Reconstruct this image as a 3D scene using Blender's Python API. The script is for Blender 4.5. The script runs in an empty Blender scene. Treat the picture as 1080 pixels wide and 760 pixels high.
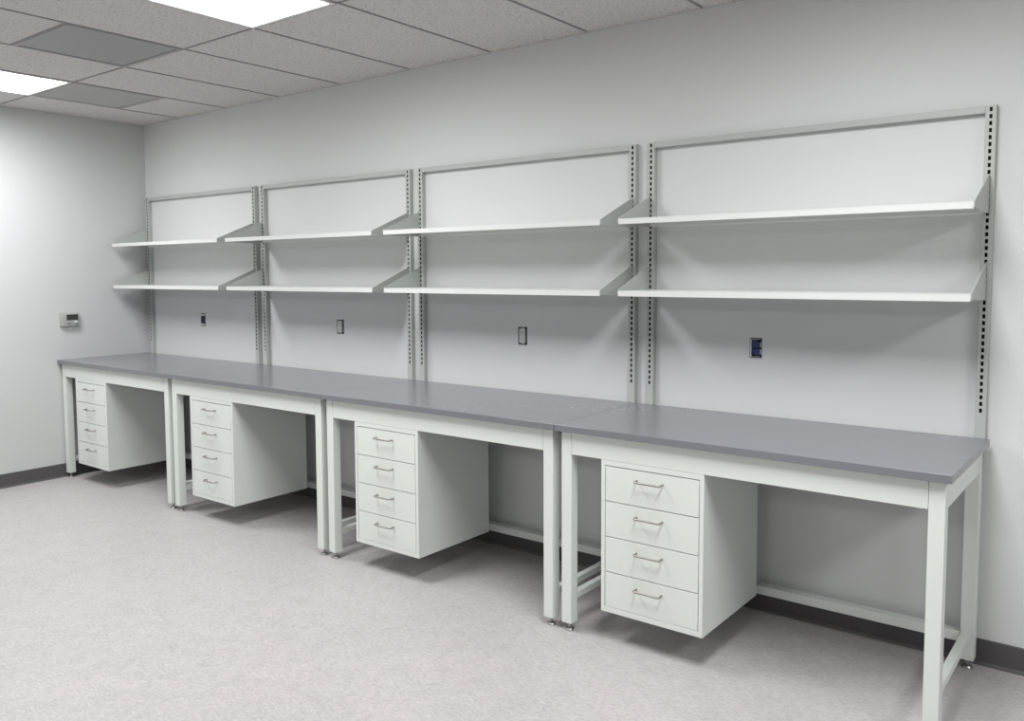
import bpy, bmesh, math, random
from mathutils import Matrix, Vector

random.seed(4)
scene = bpy.context.scene
COL = scene.collection

# ------------------------------------------------------------------ measures
W = 1.4986            # pitch of the benches along the wall
BENCHES = 4
H = 0.8885            # top of the worktops
TH = 0.027            # worktop thickness
BACK = -0.033         # rear edge of the worktops
FRONT = -0.7501       # front edge of the worktops
LEGF = -0.7251        # front faces of the legs
OL = 0.0227           # leg inset from the worktop end
LW = 0.0485           # leg width
LEGZ = 0.036          # underside of the legs
HC = 2.7078           # ceiling
XL = 0.0           # left wall
XR = 11.0             # right wall (out of view)
YB = -9.5             # rear wall (behind the viewpoint)
TILE = 0.61
TX = 0.5272           # first grid bar from the left wall
CL = -1.085           # first cross bar from the bench wall
FRAME_TOP = 2.1314

# ------------------------------------------------------------------ materials
def node_mat(name):
    m = bpy.data.materials.new(name)
    m.use_nodes = True
    nt = m.node_tree
    nt.nodes.clear()
    out = nt.nodes.new('ShaderNodeOutputMaterial')
    b = nt.nodes.new('ShaderNodeBsdfPrincipled')
    nt.links.new(b.outputs['BSDF'], out.inputs['Surface'])
    return m, nt, b

def coords(nt):
    return nt.nodes.new('ShaderNodeTexCoord').outputs['Object']

def noise(nt, co, scale, detail=3, rough=.55, distort=0):
    n = nt.nodes.new('ShaderNodeTexNoise')
    n.inputs['Scale'].default_value = scale
    n.inputs['Detail'].default_value = detail
    n.inputs['Roughness'].default_value = rough
    n.inputs['Distortion'].default_value = distort
    nt.links.new(co, n.inputs['Vector'])
    return n.outputs['Fac']

def ramp(nt, fac, stops):
    r = nt.nodes.new('ShaderNodeValToRGB')
    e = r.color_ramp.elements
    e[0].position, e[0].color = stops[0][0], (*stops[0][1], 1)
    e[1].position, e[1].color = stops[-1][0], (*stops[-1][1], 1)
    for p, c in stops[1:-1]:
        k = e.new(p)
        k.color = (*c, 1)
    nt.links.new(fac, r.inputs['Fac'])
    return r.outputs['Color']

def mixc(nt, fac, a, b, mode='MIX'):
    m = nt.nodes.new('ShaderNodeMix')
    m.data_type = 'RGBA'
    m.blend_type = mode
    if isinstance(fac, (int, float)):
        m.inputs['Factor'].default_value = fac
    else:
        nt.links.new(fac, m.inputs['Factor'])
    for s, v in ((6, a), (7, b)):
        if isinstance(v, tuple):
            m.inputs[s].default_value = (*v, 1)
        else:
            nt.links.new(v, m.inputs[s])
    return m.outputs[2]

def mth(nt, op, a, b=None, clamp=False):
    m = nt.nodes.new('ShaderNodeMath')
    m.operation = op
    m.use_clamp = clamp
    for i, v in enumerate((a, b)):
        if v is None:
            continue
        if isinstance(v, (int, float)):
            m.inputs[i].default_value = v
        else:
            nt.links.new(v, m.inputs[i])
    return m.outputs[0]

def bump(nt, b, h, strength, dist):
    n = nt.nodes.new('ShaderNodeBump')
    n.inputs['Strength'].default_value = strength
    n.inputs['Distance'].default_value = dist
    nt.links.new(h, n.inputs['Height'])
    nt.links.new(n.outputs['Normal'], b.inputs['Normal'])

def paint(name, col, rough, var=.015, scale=4, metallic=0, spec=.5, bumps=None):
    m, nt, b = node_mat(name)
    co = coords(nt)
    f = noise(nt, co, scale, 3)
    lo = tuple(max(0, c * (1 - var)) for c in col)
    hi = tuple(min(1, c * (1 + var)) for c in col)
    nt.links.new(ramp(nt, f, [(.3, lo), (.7, hi)]), b.inputs['Base Color'])
    b.inputs['Roughness'].default_value = rough
    b.inputs['Metallic'].default_value = metallic
    b.inputs['Specular IOR Level'].default_value = spec
    if bumps:
        bump(nt, b, noise(nt, co, bumps[0], 2), bumps[1], bumps[2])
    return m

M = {}
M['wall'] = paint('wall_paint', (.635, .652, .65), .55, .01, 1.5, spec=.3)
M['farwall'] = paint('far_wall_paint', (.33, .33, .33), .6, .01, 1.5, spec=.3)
M['sidewall_dimmed'] = paint('wall_paint_dimmed', (.56, .573, .571), .55, .01, 1.5, spec=.3)  # same paint as the bench wall, darkened to offset the lamp's hot spot
M['enamel'] = paint('powder_coat', (.675, .72, .675), .4, .01, 3, spec=.5)
M['shelf'] = paint('shelf_coat', (.64, .66, .64), .42, .01, 3, spec=.45)
M['upright'] = paint('upright_coat', (.43, .455, .435), .42, .01, 3, spec=.45)
M['bracket'] = paint('bracket_coat', (.42, .445, .425), .42, .01, 3, spec=.45)
M['worktop'] = paint('worktop_laminate', (.172, .181, .198), .22, .02, 30, spec=.5)
M['base'] = paint('vinyl_base', (.082, .078, .080), .5, .05, 5)
M['dark'] = paint('bare_hollow_dark', (.02, .02, .02), .8, .05, 5, spec=.1)  # unpainted insides, near-black to colour in the dark of slots and hollows
M['chrome'] = paint('bright_steel', (.38, .375, .37), .4, .03, 20, metallic=1)
M['handle'] = paint('satin_nickel', (.37, .355, .33), .48, .03, 20, metallic=1)
M['lampframe'] = paint('lamp_frame', (.78, .78, .76), .4, .01, 4)
M['grid'] = paint('grid_bar_shaded', (.27, .266, .26), .5, .02, 4)  # bars coloured darker to stand in for the shadow gap at the tiles
M['therm'] = paint('thermostat_plastic', (.37, .375, .36), .45, .02, 8)
M['thermside'] = paint('thermostat_button', (.80, .80, .78), .4, .01, 8)
M['thermkey'] = paint('thermostat_key', (.20, .20, .19), .45, .02, 8)
M['lcd'] = paint('lcd_glass', (.035, .04, .034), .25, .1, 30)
M['bluebox'] = paint('blue_box_plastic', (.018, .032, .13), .5, .1, 20)
M['navybox'] = paint('navy_box_plastic', (.014, .018, .05), .5, .1, 20)
M['greybox'] = paint('steel_box', (.11, .115, .115), .5, .1, 20, metallic=.3)
M['device'] = paint('device_white', (.62, .64, .62), .4, .02, 20)
M['slotdark'] = paint('socket_slot', (.03, .03, .03), .6, .02, 20)

# floor: mottled sheet vinyl, pinkish grey with fine flecks and a few scuffs
def floor_mat():
    m, nt, b = node_mat('mottled_vinyl')
    co = coords(nt)
    big = noise(nt, co, 2.2, 4, .6)
    mid = noise(nt, co, 13, 6, .68, .7)
    mp = nt.nodes.new('ShaderNodeMapping')
    mp.inputs['Scale'].default_value = (48, 105, 1)
    mp.inputs['Rotation'].default_value = (0, 0, .5)
    nt.links.new(co, mp.inputs['Vector'])
    fl = noise(nt, mp.outputs['Vector'], 1, 4, .65, .8)
    c = ramp(nt, mid, [(.28, (0.347, 0.327, 0.323)), (.5, (0.417, 0.393, 0.389)), (.72, (0.469, 0.445, 0.440))])
    c = mixc(nt, .42, c, ramp(nt, fl, [(.38, (0.287, 0.261, 0.256)), (.5, (0.426, 0.400, 0.396)), (.62, (0.557, 0.535, 0.531))]))
    c = mixc(nt, .22, c, ramp(nt, big, [(.3, (0.371, 0.361, 0.357)), (.7, (0.472, 0.437, 0.433))]))
    sep = nt.nodes.new('ShaderNodeSeparateXYZ')
    nt.links.new(co, sep.inputs[0])
    wob = mth(nt, 'MULTIPLY', mth(nt, 'SUBTRACT', noise(nt, co, 9, 2), .5), .05)
    for cx, cy, r, y0, y1, amt in ((3.2, -1.1, .62, -1.72, -1.60, .22), (4.05, -2.25, .50, -1.79, -1.71, .2),
                                   (3.55, -1.9, .24, -2.1, -1.8, .22), (5.2, -1.7, .45, -1.4, -1.25, .22)):
        dx = mth(nt, 'SUBTRACT', sep.outputs[0], cx)
        dy = mth(nt, 'SUBTRACT', sep.outputs[1], cy)
        d = mth(nt, 'SQRT', mth(nt, 'ADD', mth(nt, 'MULTIPLY', dx, dx), mth(nt, 'MULTIPLY', dy, dy)))
        d = mth(nt, 'ABSOLUTE', mth(nt, 'SUBTRACT', mth(nt, 'ADD', d, wob), r))
        line = mth(nt, 'SUBTRACT', 1, mth(nt, 'MULTIPLY', d, 90), True)
        gate = mth(nt, 'MULTIPLY', mth(nt, 'GREATER_THAN', sep.outputs[1], y0), mth(nt, 'LESS_THAN', sep.outputs[1], y1))
        gate = mth(nt, 'MULTIPLY', gate, mth(nt, 'GREATER_THAN', fl, .47))
        c = mixc(nt, mth(nt, 'MULTIPLY', mth(nt, 'MULTIPLY', line, gate), amt), c, (.22, .21, .21))
    nt.links.new(c, b.inputs['Base Color'])
    b.inputs['Roughness'].default_value = .46
    b.inputs['Specular IOR Level'].default_value = .35
    bump(nt, b, fl, .08, .001)
    return m
M['floor'] = floor_mat()

# ceiling: fissured mineral fibre
def tile_mat():
    m, nt, b = node_mat('mineral_fibre')
    co = coords(nt)
    a = noise(nt, co, 70, 3, .6)
    v = noise(nt, co, 160, 2, .5)
    c = ramp(nt, a, [(.33, (0.372, 0.358, 0.344)), (.45, (0.613, 0.595, 0.576)), (.62, (0.660, 0.642, 0.622))])
    c = mixc(nt, .35, c, ramp(nt, v, [(.36, (0.334, 0.320, 0.307)), (.5, (0.651, 0.632, 0.613)), (.7, (0.697, 0.679, 0.660))]))
    nt.links.new(c, b.inputs['Base Color'])
    b.inputs['Roughness'].default_value = .9
    b.inputs['Specular IOR Level'].default_value = .1
    bump(nt, b, a, .35, .003)
    return m
M['tile'] = tile_mat()

def grille_mat(name, col, hole):
    m, nt, b = node_mat(name)
    co = coords(nt)
    sep = nt.nodes.new('ShaderNodeSeparateXYZ')
    nt.links.new(co, sep.inputs[0])
    k = 2 * math.pi / .009
    sx = mth(nt, 'SINE', mth(nt, 'MULTIPLY', sep.outputs[0], k))
    sy = mth(nt, 'SINE', mth(nt, 'MULTIPLY', sep.outputs[1], k))
    f = mth(nt, 'GREATER_THAN', mth(nt, 'MULTIPLY', sx, sy), .25)
    nt.links.new(mixc(nt, f, col, hole), b.inputs['Base Color'])
    b.inputs['Roughness'].default_value = .55
    return m
M['grille'] = grille_mat('perforated_grey', (.40, .40, .405), (.16, .16, .165))
M['grille_pale'] = grille_mat('perforated_pale', (.47, .47, .455), (.22, .22, .215))

def lamp_mat(strength):
    m = bpy.data.materials.new('lamp_lens')
    m.use_nodes = True
    nt = m.node_tree
    nt.nodes.clear()
    out = nt.nodes.new('ShaderNodeOutputMaterial')
    e = nt.nodes.new('ShaderNodeEmission')
    e.inputs['Color'].default_value = (.985, .995, 1.0, 1)
    e.inputs['Strength'].default_value = strength
    # prismatic lens: throws more light straight down than sideways
    g = nt.nodes.new('ShaderNodeNewGeometry')
    d = nt.nodes.new('ShaderNodeVectorMath')
    d.operation = 'DOT_PRODUCT'
    nt.links.new(g.outputs['Normal'], d.inputs[0])
    nt.links.new(g.outputs['Incoming'], d.inputs[1])
    c = mth(nt, 'ABSOLUTE', d.outputs['Value'])
    c = mth(nt, 'ADD', mth(nt, 'MULTIPLY', mth(nt, 'POWER', c, .35), .98), .02)
    nt.links.new(mth(nt, 'MULTIPLY', c, strength), e.inputs['Strength'])
    nt.links.new(e.outputs[0], out.inputs['Surface'])
    m.cycles.emission_sampling = 'FRONT'
    return m
M['lamp'] = lamp_mat(30.0)

# ------------------------------------------------------------------ helpers
def link(o, parent=None):
    COL.objects.link(o)
    if parent:
        o.parent = parent
    return o

def empty(name, loc):
    o = bpy.data.objects.new(name, None)
    o.empty_display_size = .1
    o.location = loc
    return link(o)

def tag(o, label=None, cat=None, group=None, kind=None):
    for k, v in (('label', label), ('category', cat), ('group', group), ('kind', kind)):
        if v:
            o[k] = v
    return o

class MB:
    """collects simple solids into one mesh"""
    def __init__(s):
        s.bm = bmesh.new()

    def box(s, x0, x1, y0, y1, z0, z1, bev=0, seg=2, mat=0):
        b = bmesh.new()
        bmesh.ops.create_cube(b, size=1)
        for v in b.verts:
            v.co = Vector(((x0 + x1) / 2 + v.co.x * (x1 - x0), (y0 + y1) / 2 + v.co.y * (y1 - y0), (z0 + z1) / 2 + v.co.z * (z1 - z0)))
        if bev:
            bmesh.ops.bevel(b, geom=b.edges[:], offset=bev, segments=seg, affect='EDGES', profile=.5)
        s._merge(b, mat)
        return s

    def prism(s, pts, a, b_, axis='x', bev=0, mat=0):
        """polygon pts extruded between a and b_ along the axis"""
        b = bmesh.new()
        def co(p, t):
            return {'x': (t, p[0], p[1]), 'y': (p[0], t, p[1]), 'z': (p[0], p[1], t)}[axis]
        lo = [b.verts.new(co(p, a)) for p in pts]
        hi = [b.verts.new(co(p, b_)) for p in pts]
        b.faces.new(lo)
        b.faces.new(hi[::-1])
        n = len(pts)
        for i in range(n):
            b.faces.new((lo[i], hi[i], hi[(i + 1) % n], lo[(i + 1) % n]))
        bmesh.ops.recalc_face_normals(b, faces=b.faces[:])
        if bev:
            bmesh.ops.bevel(b, geom=b.edges[:], offset=bev, segments=2, affect='EDGES', profile=.5)
        s._merge(b, mat)
        return s

    def lathe(s, cx, cy, prof, n=20, mat=0):
        """profile of (radius, z) about a vertical axis, closed at both ends"""
        b = bmesh.new()
        rings = [[b.verts.new((cx + r * math.cos(2 * math.pi * i / n), cy + r * math.sin(2 * math.pi * i / n), z)) for i in range(n)] for r, z in prof]
        for p, q in zip(rings, rings[1:]):
            for i in range(n):
                b.faces.new((p[i], p[(i + 1) % n], q[(i + 1) % n], q[i]))
        b.faces.new(rings[0][::-1])
        b.faces.new(rings[-1])
        bmesh.ops.recalc_face_normals(b, faces=b.faces[:])
        s._merge(b, mat)
        return s

    def tube(s, path, r, n=20, mat=0):
        b = bmesh.new()
        P = [Vector(p) for p in path]
        rings = []
        for i, p in enumerate(P):
            t = ((P[min(i + 1, len(P) - 1)] - p).normalized() + (p - P[max(i - 1, 0)]).normalized()).normalized()
            u = t.cross(Vector((0, 0, 1)))
            if u.length < .01:
                u = t.cross(Vector((1, 0, 0)))
            u.normalize()
            v = t.cross(u)
            rings.append([b.verts.new(p + r * (math.cos(2 * math.pi * k / n) * u + math.sin(2 * math.pi * k / n) * v)) for k in range(n)])
        for p, q in zip(rings, rings[1:]):
            for k in range(n):
                b.faces.new((p[k], p[(k + 1) % n], q[(k + 1) % n], q[k]))
        b.faces.new(rings[0][::-1])
        b.faces.new(rings[-1])
        bmesh.ops.recalc_face_normals(b, faces=b.faces[:])
        s._merge(b, mat)
        return s

    def quad(s, pts, mat=0):
        f = s.bm.faces.new([s.bm.verts.new(p) for p in pts])
        f.material_index = mat
        return s

    def _merge(s, b, mat):
        for f in b.faces:
            f.material_index = mat
        me = bpy.data.meshes.new('tmp')
        b.to_mesh(me)
        b.free()
        s.bm.from_mesh(me)
        bpy.data.meshes.remove(me)

    def build(s, name, mats, parent=None, origin=None, smooth=20):
        me = bpy.data.meshes.new(name)
        if origin is not None:
            for v in s.bm.verts:
                v.co -= Vector(origin)
        s.bm.to_mesh(me)
        s.bm.free()
        for m in (mats if isinstance(mats, (list, tuple)) else [mats]):
            me.materials.append(m)
        me.polygons.foreach_set('use_smooth', [True] * len(me.polygons))
        me.set_sharp_from_angle(angle=math.radians(smooth))
        o = bpy.data.objects.new(name, me)
        if origin is not None and parent is None:
            o.location = origin
        return link(o, parent)

def copy_tree(o, parent=None):
    c = o.copy()
    link(c, parent)
    for ch in list(o.children):
        copy_tree(ch, c)
    return c

def structure(name, mb, mats):
    return tag(mb.build(name, mats), kind='structure')

# ------------------------------------------------------------------ room
structure('floor', MB().box(XL - .1, XR + .1, YB - .1, .1, -.1, 0), M['floor'])

# bench wall, with the four open cut-outs for the outlet boxes
HOLES = [(.722, .790, 1.128, 1.226), (2.279, 2.349, 1.133, 1.225), (3.748, 3.809, 1.133, 1.231), (5.040, 5.097, 1.138, 1.228)]
mb = MB()
xs = sorted([XL, XR] + [v for h in HOLES for v in h[:2]])
zs = sorted(set([0, HC] + [v for h in HOLES for v in h[2:]]))
for i in range(len(xs) - 1):
    for j in range(len(zs) - 1):
        a, b_, c, d = xs[i], xs[i + 1], zs[j], zs[j + 1]
        if any(h[0] <= a and b_ <= h[1] and h[2] <= c and d <= h[3] for h in HOLES):
            continue
        mb.quad([(a, 0, c), (b_, 0, c), (b_, 0, d), (a, 0, d)])
for x0, x1, z0, z1 in HOLES:                      # cut edges of the board
    D = .016
    mb.quad([(x0, 0, z0), (x0, D, z0), (x0, D, z1), (x0, 0, z1)])
    mb.quad([(x1, 0, z1), (x1, D, z1), (x1, D, z0), (x1, 0, z0)])
    mb.quad([(x0, 0, z1), (x0, D, z1), (x1, D, z1), (x1, 0, z1)])
    mb.quad([(x0, 0, z0), (x1, 0, z0), (x1, D, z0), (x0, D, z0)])
bmesh.ops.remove_doubles(mb.bm, verts=mb.bm.verts, dist=1e-5)
structure('wall_back', mb, M['wall'])
# the stud cavity behind the board closes the light out
structure('wall_cavity', MB().box(XL, XR, .085, .13, 0, HC), M['dark'])
structure('wall_left', MB().box(XL - .1, XL, YB, .13, 0, HC), M['sidewall_dimmed'])
structure('wall_right', MB().box(XR, XR + .1, YB, .13, 0, HC), M['farwall'])
structure('wall_front', MB().box(XL - .1, XR + .1, YB - .1, YB, 0, HC), M['farwall'])

BB = .1016
def cove(a, b_, axis, s):
    # thin vinyl base with a small toe; s points into the room
    prof = [(0, 0), (s * .014, 0), (s * .012, .006), (s * .006, .014), (s * .005, BB - .004), (s * .002, BB), (0, BB)]
    mb = MB()
    if axis == 'x':
        mb.prism(prof, a, b_, 'x')
    else:
        mb.prism([(XL + p[0], p[1]) for p in prof], a, b_, 'y')
    return mb
structure('baseboard_back', cove(XL + .014, XR, 'x', -1), M['base'])
structure('baseboard_left', cove(YB, 0, 'y', 1), M['base'])

# ceiling: bars of the grid (trim) and the lay-in tiles
LAMP_COLS = [TX, TX + 4 * TILE, TX + 8 * TILE, TX + 12 * TILE]
LAMP_ROWS = [CL, CL - 8 * TILE]
bars_x = [TX + TILE * i for i in range(18) if TX + TILE * i < XR]
bars_y = [CL - 2 * TILE * i for i in range(8) if CL - 2 * TILE * i > YB]
lamps = [(x, y) for x in LAMP_COLS for y in LAMP_ROWS if x + TILE < XR]
vents = [(TX + 2 * TILE, CL - TILE), (TX, CL)]          # left edge, front edge (each one tile square)
mb = MB()
ex = [XL] + bars_x + [XR]
ey = [0] + bars_y + [YB]
for i in range(len(ex) - 1):
    for j in range(len(ey) - 1):
        x0, x1, y1, y0 = ex[i], ex[i + 1], ey[j], ey[j + 1]
        if any(abs(x0 - lx) < .01 and abs(y1 - ly) < .01 for lx, ly in lamps):
            continue
        spans = [(y0, y1)]
        if abs(x0 - (TX + 2 * TILE)) < .01 and j == 1:
            spans = [(y0, y1 - TILE)]
        if abs(x0 - TX) < .01 and j == 0:
            spans = [(y0 + TILE, y1)]
        for a, b_ in spans:
            mb.box(x0, x1, a, b_, HC + .004, HC + .02)
structure('ceiling', mb, M['tile'])
structure('ceiling_plenum', MB().box(XL - .1, XR + .1, YB - .1, .13, HC + .12, HC + .16), M['dark'])
mb = MB()
BW = .0055
for x in bars_x:
    mb.box(x - BW, x + BW, YB, 0, HC, HC + .012)
for y in bars_y:
    mb.box(XL, XR, y - BW, y + BW, HC + .0004, HC + .0124)
mb.box(TX + 2 * TILE, TX + 3 * TILE, CL - TILE - BW, CL - TILE + BW, HC + .0004, HC + .0124)
mb.box(TX, TX + TILE, CL + TILE - BW, CL + TILE + BW, HC + .0004, HC + .0124)
structure('trim_1', mb, M['grid'])
# wall angle around the edge of the ceiling
mb = MB()
mb.box(XL, XR, -.018, 0, HC + .0008, HC + .006).box(XL, XL + .018, YB, -.018, HC + .0008, HC + .006)
structure('trim_2', mb, M['tile'])

# ------------------------------------------------------------------ ceiling lamps
def make_lamp(x, y):
    t = empty('ceiling_light', (x + TILE / 2, y - TILE, HC))
    o = t.location
    a, b_, c, d = x + BW + .002, x + TILE - BW - .002, y - 2 * TILE + BW + .002, y - BW - .002
    f = .020
    mb = MB()
    z0, z1 = HC - .003, HC + .03
    mb.box(a, b_, d - f, d, z0, z1, .001).box(a, b_, c, c + f, z0, z1, .001)
    mb.box(a, a + f, c + f, d - f, z0, z1, .001).box(b_ - f, b_, c + f, d - f, z0, z1, .001)
    mb.box(a, b_, c, d, HC + .075, HC + .08)
    mb.build('frame', M['lampframe'], t, o)
    mb = MB().box(a + f, b_ - f, c + f, d - f, HC + .006, HC + .010, mat=1)
    mb.bm.faces.ensure_lookup_table()
    for fc in mb.bm.faces:
        if fc.normal.z < -.9:
            fc.material_index = 0
    mb.build('diffuser', [M['lamp'], M['lampframe']], t, o)
    return t
first = None
for (x, y) in lamps:
    if first is None:
        first = make_lamp(x, y)
        t = first
    else:
        t = copy_tree(first)
        t.location = (x + TILE / 2, y - TILE, HC)
    if (x, y) == lamps[0]:
        lab = 'recessed white ceiling light panel in the left corner beside the pale vent'
    elif abs(x - LAMP_COLS[1]) < .01 and y == CL:
        lab = 'large bright ceiling light panel cut off at the top edge beside the dark grey vent'
    else:
        lab = 'recessed white ceiling light panel outside the view, over the rest of the room'
    tag(t, lab, 'ceiling light', 'recessed ceiling light panels')

# ------------------------------------------------------------------ vents
def make_vent(x, y0, grille, label):
    t = empty('air_vent', (x + TILE / 2, y0 + TILE / 2, HC))
    o = t.location
    a, b_, c, d = x + BW + .001, x + TILE - BW - .001, y0 + BW + .001, y0 + TILE - BW - .001
    f = .016
    mb = MB()
    z0, z1 = HC - .002, HC + .03
    mb.box(a, b_, d - f, d, z0, z1, .001).box(a, b_, c, c + f, z0, z1, .001)
    mb.box(a, a + f, c + f, d - f, z0, z1, .001).box(b_ - f, b_, c + f, d - f, z0, z1, .001)
    mb.build('frame', grille, t, o)
    MB().box(a + f, b_ - f, c + f, d - f, HC + .002, HC + .005).build('grille', grille, t, o)
    return tag(t, label, 'air vent', 'square ceiling vents')
make_vent(vents[0][0], vents[0][1], M['grille'], 'dark grey perforated square ceiling vent, the larger one nearer the viewer')
make_vent(vents[1][0], vents[1][1], M['grille_pale'], 'paler grey perforated square ceiling vent near the room corner')

# ------------------------------------------------------------------ workbench
def make_bench():
    t = empty('workbench', (W / 2, (FRONT + BACK) / 2, 0))
    o = t.location.copy()
    en = M['enamel']
    MB().box(.0014, W - .0014, FRONT, BACK, H - TH, H, .0006, 1).build('worktop', M['worktop'], t, o)
    zt = H - TH
    xa, xb = OL, W - OL
    ybk = BACK - .001
    legs = {}
    for nx, x0 in (('l', xa), ('r', xb - LW)):
        for ny, y0 in (('f', LEGF), ('b', ybk - .05)):
            g = MB().box(x0, x0 + LW, y0, y0 + .05, LEGZ, zt, .002, 2).build('leg', en, t, o)
            cx, cy = x0 + LW / 2, y0 + .025
            f = MB()
            f.lathe(cx, cy, [(.019, 0), (.0195, .004), (.016, .009), (.008, .013), (.0055, .016), (.0055, LEGZ - .009)], 20)
            f.lathe(cx, cy, [(.011, LEGZ - .009), (.011, LEGZ)], 6)
            f.build('leveling_foot', M['chrome'], g, o)
    z0 = .765
    MB().box(xa + LW + .0012, xb - LW - .0012, LEGF + .0005, LEGF + .028, z0, zt, .0012).build('apron', en, t, o)
    MB().box(xa + LW + .0012, xb - LW - .0012, ybk - .03, ybk - .002, z0, zt, .0012).build('apron', en, t, o)
    for x0 in (xa + .002, xb - .030):
        MB().box(x0, x0 + .028, LEGF + .0512, ybk - .0512, z0, zt, .0012).build('apron', en, t, o)
    MB().box(xa + LW, xb - LW, ybk - .052, ybk - .004, .104, .142, .002).build('stretcher', en, t, o)
    for x0 in (xa + .0095, xb - .0095 - .030):
        MB().box(x0, x0 + .030, LEGF + .05, ybk - .05, .128, .156, .002).build('stretcher', en, t, o)
    return t

BENCH_LABELS = [
    'grey-topped pale workbench at the far left end against the left wall',
    'pale steel workbench second from the left wall, under the second shelf bay',
    'pale steel workbench second from the right end, left of the nearest bench',
    'nearest workbench with its right end open, at the right of the row',
]
bench = make_bench()
benches = []
for k in range(BENCHES):
    b = bench if k == 0 else copy_tree(bench)
    b.location.x = k * W + W / 2
    tag(b, BENCH_LABELS[k], 'workbench', 'workbenches in a row along the wall')
    benches.append(b)

# ------------------------------------------------------------------ drawer cabinets hung under the benches
CW, CZ0, CZ1 = .447, .134, .7645
CF, CB = LEGF + .001, -.180
def make_cabinet():
    t = empty('drawer_cabinet', (CW / 2, (CF + CB) / 2, CZ0))
    o = t.location.copy()
    en = M['enamel']
    wl, wt, wb = .017, .022, .022         # visible rims of the carcass
    mb = MB()
    mb.box(0, wl, CF, CB, CZ0, CZ1, .0012).box(CW - wl, CW, CF, CB, CZ0, CZ1, .0012)
    mb.box(wl - .001, CW - wl + .001, CF, CB, CZ1 - wt, CZ1, .0012).box(wl - .001, CW - wl + .001, CF, CB, CZ0, CZ0 + wb, .0012)
    mb.box(wl - .001, CW - wl + .001, CB - .004, CB, CZ0 + wb - .001, CZ1 - wt + .001)
    mb.box(wl - .001, CW - wl + .001, CF + .022, CF + .026, CZ0 + wb - .001, CZ1 - wt + .001, mat=1)
    mb.build('body', [en, M['dark']], t, o)
    n, gap = 4, .0032
    zlo, zhi = CZ0 + wb, CZ1 - wt
    h = (zhi - zlo) / n
    for i in range(n):
        z1 = zhi - i * h
        z0 = z1 - h
        d = MB().box(wl + gap * .9, CW - wl - gap * .9, CF + .0006, CF + .020, z0 + gap * .5, z1 - gap * (1.1 if i == 0 else .5), .0012).build('drawer', en, t, o)
        hx, hz, hw, so, r = CW / 2 - .004, z1 - .044, .056, .029, .0042
        path = [(hx - hw, CF + .002, hz), (hx - hw, CF - so + .010, hz)]
        for a in range(1, 6):
            th = a / 5 * math.pi / 2
            path.append((hx - hw + .010 * (1 - math.cos(th)), CF - so + .010 - .010 * math.sin(th), hz))
        path += [(2 * hx - p[0], p[1], p[2]) for p in path[::-1]]
        MB().tube(path, r, 20).build('handle', M['handle'], d, o)
    return t
CAB_X = [.222, W + .223, 2 * W + .238, 3 * W + .2165]
CAB_LABELS = [
    'four-drawer pale cabinet under the leftmost bench beside the left wall',
    'four-drawer pale cabinet under the second bench from the left wall',
    'four-drawer pale cabinet under the second bench from the right',
    'nearest four-drawer pale cabinet, under the rightmost bench',
]
cab = make_cabinet()
for k in range(BENCHES):
    c = cab if k == 0 else copy_tree(cab)
    c.location.x = CAB_X[k] + CW / 2
    tag(c, CAB_LABELS[k], 'drawer cabinet', 'drawer cabinets hung under the benches')

# ------------------------------------------------------------------ slotted frames above the benches
UW, UD = .037, .030
UL, UR = .044, W - .018                    # outer edges of a frame within its bay
UZ0 = .775
SLOT0, PITCH, NSLOT = 2.1165, .02553, 45
def upright_mesh(x0):
    mb = MB()
    x1, yf, yb = x0 + UW, -UD, -.0008
    xc = (x0 + x1) / 2
    bm = mb.bm
    r = .0022
    # front sheet with punched slots
    cols = [x0 + r, xc - .0049, xc + .0049, x1 - r]
    zz = [UZ0]
    for i in reversed(range(NSLOT)):
        z = SLOT0 - i * PITCH
        zz += [z - .0077, z + .0077]
    zz.append(FRAME_TOP)
    for j in range(len(zz) - 1):
        for i in range(3):
            a, b_, c, d = cols[i], cols[i + 1], zz[j], zz[j + 1]
            if i == 1 and j % 2 == 1:
                q = yf + .012
                mb.quad([(a, q, c), (b_, q, c), (b_, q, d), (a, q, d)], 1)
                mb.quad([(a, yf, c), (a, q, c), (a, q, d), (a, yf, d)], 1)
                mb.quad([(b_, yf, d), (b_, q, d), (b_, q, c), (b_, yf, c)], 1)
                mb.quad([(a, yf, d), (a, q, d), (b_, q, d), (b_, yf, d)], 1)
                mb.quad([(a, yf, c), (b_, yf, c), (b_, q, c), (a, q, c)], 1)
            else:
                mb.quad([(a, yf, c), (b_, yf, c), (b_, yf, d), (a, yf, d)])
    # rounded edges, sides, back and ends
    prof = [(x0 + r, yf), (x0 + r * .3, yf + r * .3), (x0, yf + r), (x0, yb), (x1, yb), (x1, yf + r), (x1 - r * .3, yf + r * .3), (x1 - r, yf)]
    for p, q in zip(prof, prof[1:]):
        mb.quad([(p[0], p[1], FRAME_TOP), (p[0], p[1], UZ0), (q[0], q[1], UZ0), (q[0], q[1], FRAME_TOP)])
    mb.quad([(p[0], p[1], FRAME_TOP) for p in prof])
    mb.quad([(p[0], p[1], UZ0) for p in prof[::-1]])
    bmesh.ops.remove_doubles(bm, verts=bm.verts, dist=1e-6)
    bmesh.ops.recalc_face_normals(bm, faces=bm.faces[:])
    return mb
def make_frame():
    t = empty('shelf_frame', (W / 2, -UD / 2, UZ0))
    o = t.location.copy()
    for x0 in (UL, UR - UW):
        upright_mesh(x0).build('upright', [M['upright'], M['dark']], t, o)
    MB().box(UL + UW, UR - UW, -UD + .001, -.0008, FRAME_TOP - .027, FRAME_TOP - .0005, .0015).build('top_rail', M['upright'], t, o)
    return t
FRAME_LABELS = [
    'slotted steel shelf frame farthest left, in the room corner',
    'slotted steel shelf frame second from the left corner',
    'slotted steel shelf frame second from the right',
    'slotted steel shelf frame at the right end of the row, nearest the viewer',
]
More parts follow.
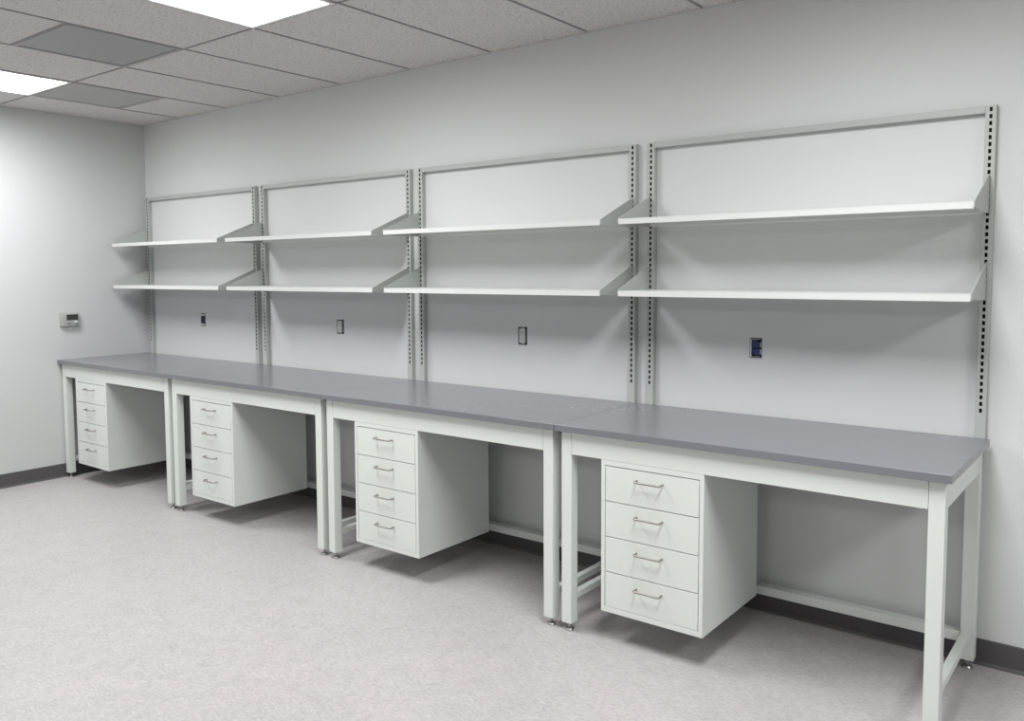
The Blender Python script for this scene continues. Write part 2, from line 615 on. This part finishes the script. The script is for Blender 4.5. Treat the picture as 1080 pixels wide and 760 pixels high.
frame = make_frame()
for k in range(BENCHES):
    f = frame if k == 0 else copy_tree(frame)
    f.location.x = k * W + W / 2
    tag(f, FRAME_LABELS[k], 'shelf frame', 'slotted frames standing behind the benches')

# ------------------------------------------------------------------ shelves
SX0, SX1 = .0575, W - .0325
SYF, SYB = -.3288, -.0312
LIP = .025
def make_shelf():
    """top surface at local z = 0"""
    t = empty('wall_shelf', (W / 2, SYB, 0))
    o = t.location.copy()
    g = .0032
    mb = MB()
    mb.box(SX0 + g, SX1 - g, SYF, SYB - .0005, -.003, 0, .0006)
    mb.box(SX0 + g, SX1 - g, SYF, SYF + .003, -LIP, -.001, .0008)
    mb.box(SX0 + g, SX1 - g, SYB - .0035, SYB - .0005, -LIP, -.001, .0006)
    mb.build('shelf_board', M['shelf'], t, o)
    prof = [(SYF + .001, -.020), (SYB, -LIP - .002), (SYB, .114), (SYB - .012, .114), (SYF + .001, .001)]
    for x0, fl in ((SX0, 1), (SX1 - .0026, -1)):
        mb = MB().prism(prof, x0, x0 + .0026, 'x')
        mb.build('bracket', M['bracket'], t, o)
    return t
Z_UP, Z_LO = 1.7609, 1.4394
BAYS = ['leftmost bay in the corner', 'second bay from the left corner', 'second bay from the right', 'rightmost bay nearest the viewer']
shelf = make_shelf()
n = 0
for k in range(BENCHES):
    for z, lev in ((Z_UP, 'upper'), (Z_LO, 'lower')):
        s = shelf if n == 0 else copy_tree(shelf)
        n += 1
        s.location.x = k * W + W / 2
        s.location.z = z
        tag(s, f'empty white metal {lev} shelf in the {BAYS[k]}', 'shelf', f'empty shelves along the {lev} row')

# ------------------------------------------------------------------ outlet boxes in the wall
def make_outlet(hole, box_m, ring, device, inserts, label, off=0):
    x0, x1, z0, z1 = hole
    t = empty('wall_outlet', ((x0 + x1) / 2, .004, z0))
    o = t.location.copy()
    g = .0035
    a, b_, c, d = x0 + g, x1 - g, z0 + g, z1 - g
    w, dep, yf = .0025, .062, .003
    mb = MB()
    mb.box(a, a + w, yf, dep, c, d).box(b_ - w, b_, yf, dep, c, d)
    mb.box(a + w, b_ - w, yf, dep, c, c + w).box(a + w, b_ - w, yf, dep, d - w, d)
    mb.box(a, b_, dep, dep + w, c, d)
    mb.build('box', box_m, t, o)
    xc, zc = (a + b_) / 2, (c + d) / 2
    if ring:                                 # pale mounting ears at the top and bottom
        mb = MB()
        e = ring
        mb.box(a + .004, b_ - .004, -.001, .003, d - e, d - .002, .0006).box(a + .004, b_ - .004, -.001, .003, c + .002, c + e, .0006)
        mb.box(a - .001, a + .005, -.001, .003, c + .001, d - .001, .0006)
        if ring < .012:
            mb.box(b_ - .0045, b_ - .0005, -.001, .003, zc + .004, zc + .026, .0006).box(b_ - .0045, b_ - .0005, -.001, .003, zc - .026, zc - .006, .0006)
        mb.build('mounting_strap', M['device'], t, o)
    if device:                               # duplex receptacle without its cover plate
        dv = MB()
        xc -= off
        dv.box(xc - .012, xc + .012, .004, .006, c + .001, d - .001, .0005)
        dv.box(xc - .019, xc + .019, -.003, .04, zc - .038, zc + .038, .004)
        dv.build('receptacle_body', M['device'], t, o)
        sk = MB()
        for zz in (zc - .019, zc + .019):
            sk.box(xc - .0082, xc - .0055, -.0036, -.0028, zz - .001, zz + .007)
            sk.box(xc + .0055, xc + .0082, -.0036, -.0028, zz - .001, zz + .007)
            sk.box(xc - .0025, xc + .0025, -.0036, -.0028, zz - .011, zz - .006)
        sk.box(xc - .002, xc + .002, -.0036, -.0028, zc - .002, zc + .002)
        sk.build('socket_holes', M['slotdark'], t, o)
    if inserts:                              # blank blue insert set into the box
        mb = MB()
        hi, lo = d - max(ring, .006), c + max(ring, .006)
        xl, xr = a + .0055, b_ - .006
        mb.prism([(xl, zc + .001), (xr, zc + .001), (xr, hi - .012), (xl + .016, hi), (xl + .004, hi - .001), (xl, hi - .005)], .002, .05, 'y')
        mb.prism([(xl, zc - .003), (xl, lo + .008), (xr - .008, lo), (xr, lo + .006), (xr, zc - .003)], .004, .05, 'y')
        mb.build('insert', inserts, t, o)
    return tag(t, label, 'wall outlet', 'uncovered outlet boxes in the bench wall')
make_outlet(HOLES[0], M['navybox'], .016, False, M['navybox'], 'small navy outlet box without cover above the leftmost bench')
make_outlet(HOLES[1], M['greybox'], 0, True, None, 'uncovered white wall socket above the second bench from the left', .0075)
make_outlet(HOLES[2], M['greybox'], 0, True, None, 'uncovered white wall socket in a dark cut-out, second from the right', .003)
make_outlet(HOLES[3], M['bluebox'], .004, False, M['bluebox'], 'bright blue open outlet box above the rightmost bench')

# ------------------------------------------------------------------ thermostat on the left wall
ty0, ty1, tz0, tz1 = -.720, -.578, 1.132, 1.236
t = empty('thermostat', (XL, (ty0 + ty1) / 2, tz0))
o = t.location.copy()
mb = MB()
mb.box(XL - .001, XL + .008, ty0, ty1, tz0, tz1, .002).box(XL + .007, XL + .027, ty0 + .004, ty1 - .004, tz0 + .004, tz1 - .004, .004, 3)
mb.build('body', M['therm'], t, o)
MB().box(XL + .026, XL + .0285, ty0 + .042, ty1 - .016, tz0 + .050, tz1 - .012, .0006).build('display', M['lcd'], t, o)
MB().box(XL + .026, XL + .031, ty1 - .044, ty1 - .024, tz0 + .030, tz0 + .042, .001).build('button', M['thermside'], t, o)
MB().box(XL + .026, XL + .0295, ty0 + .040, ty0 + .072, tz0 + .020, tz0 + .030, .001).build('button', M['thermkey'], t, o)
MB().box(XL + .026, XL + .0295, ty1 - .040, ty1 - .014, tz0 + .014, tz0 + .024, .001).build('button', M['thermkey'], t, o)
tag(t, 'small grey thermostat with dark display on the left wall', 'thermostat')

# ------------------------------------------------------------------ camera
F_PX, PX, PY = 890.958, 526.583, 350.105
pitch, yaw, roll = -.0713, .6662, -.0054
fw = Vector((-math.sin(yaw) * math.cos(pitch), math.cos(yaw) * math.cos(pitch), math.sin(pitch)))
r = Vector((math.cos(yaw), math.sin(yaw), 0))
u = r.cross(fw)
r2 = math.cos(roll) * r + math.sin(roll) * u
u2 = -math.sin(roll) * r + math.cos(roll) * u
cd = bpy.data.cameras.new('camera')
cd.sensor_fit = 'HORIZONTAL'
cd.sensor_width = 36
cd.lens = F_PX * 36 / 1080
cd.shift_x = (540 - PX) / 1080
cd.shift_y = (PY - 380) / 1080
cd.clip_start = .05
cam = bpy.data.objects.new('camera', cd)
mw = Matrix((r2, u2, -fw)).transposed().to_4x4()
mw.translation = Vector((6.485, -3.6469, 1.5273))
cam.matrix_world = mw
link(cam)
scene.camera = cam

# ------------------------------------------------------------------ world, view
w = bpy.data.worlds.new('World')
scene.world = w
w.use_nodes = True
w.node_tree.nodes['Background'].inputs[0].default_value = (.5, .5, .5, 1)
w.node_tree.nodes['Background'].inputs[1].default_value = 0.0

vs = scene.view_settings
scene.display_settings.display_device = 'sRGB'
vs.view_transform = 'Standard'
vs.look = 'None'
vs.exposure = 0.0
vs.gamma = 1
vs.use_curve_mapping = False
scene.cycles.max_bounces = 10
scene.cycles.diffuse_bounces = 7
scene.cycles.use_denoising = True
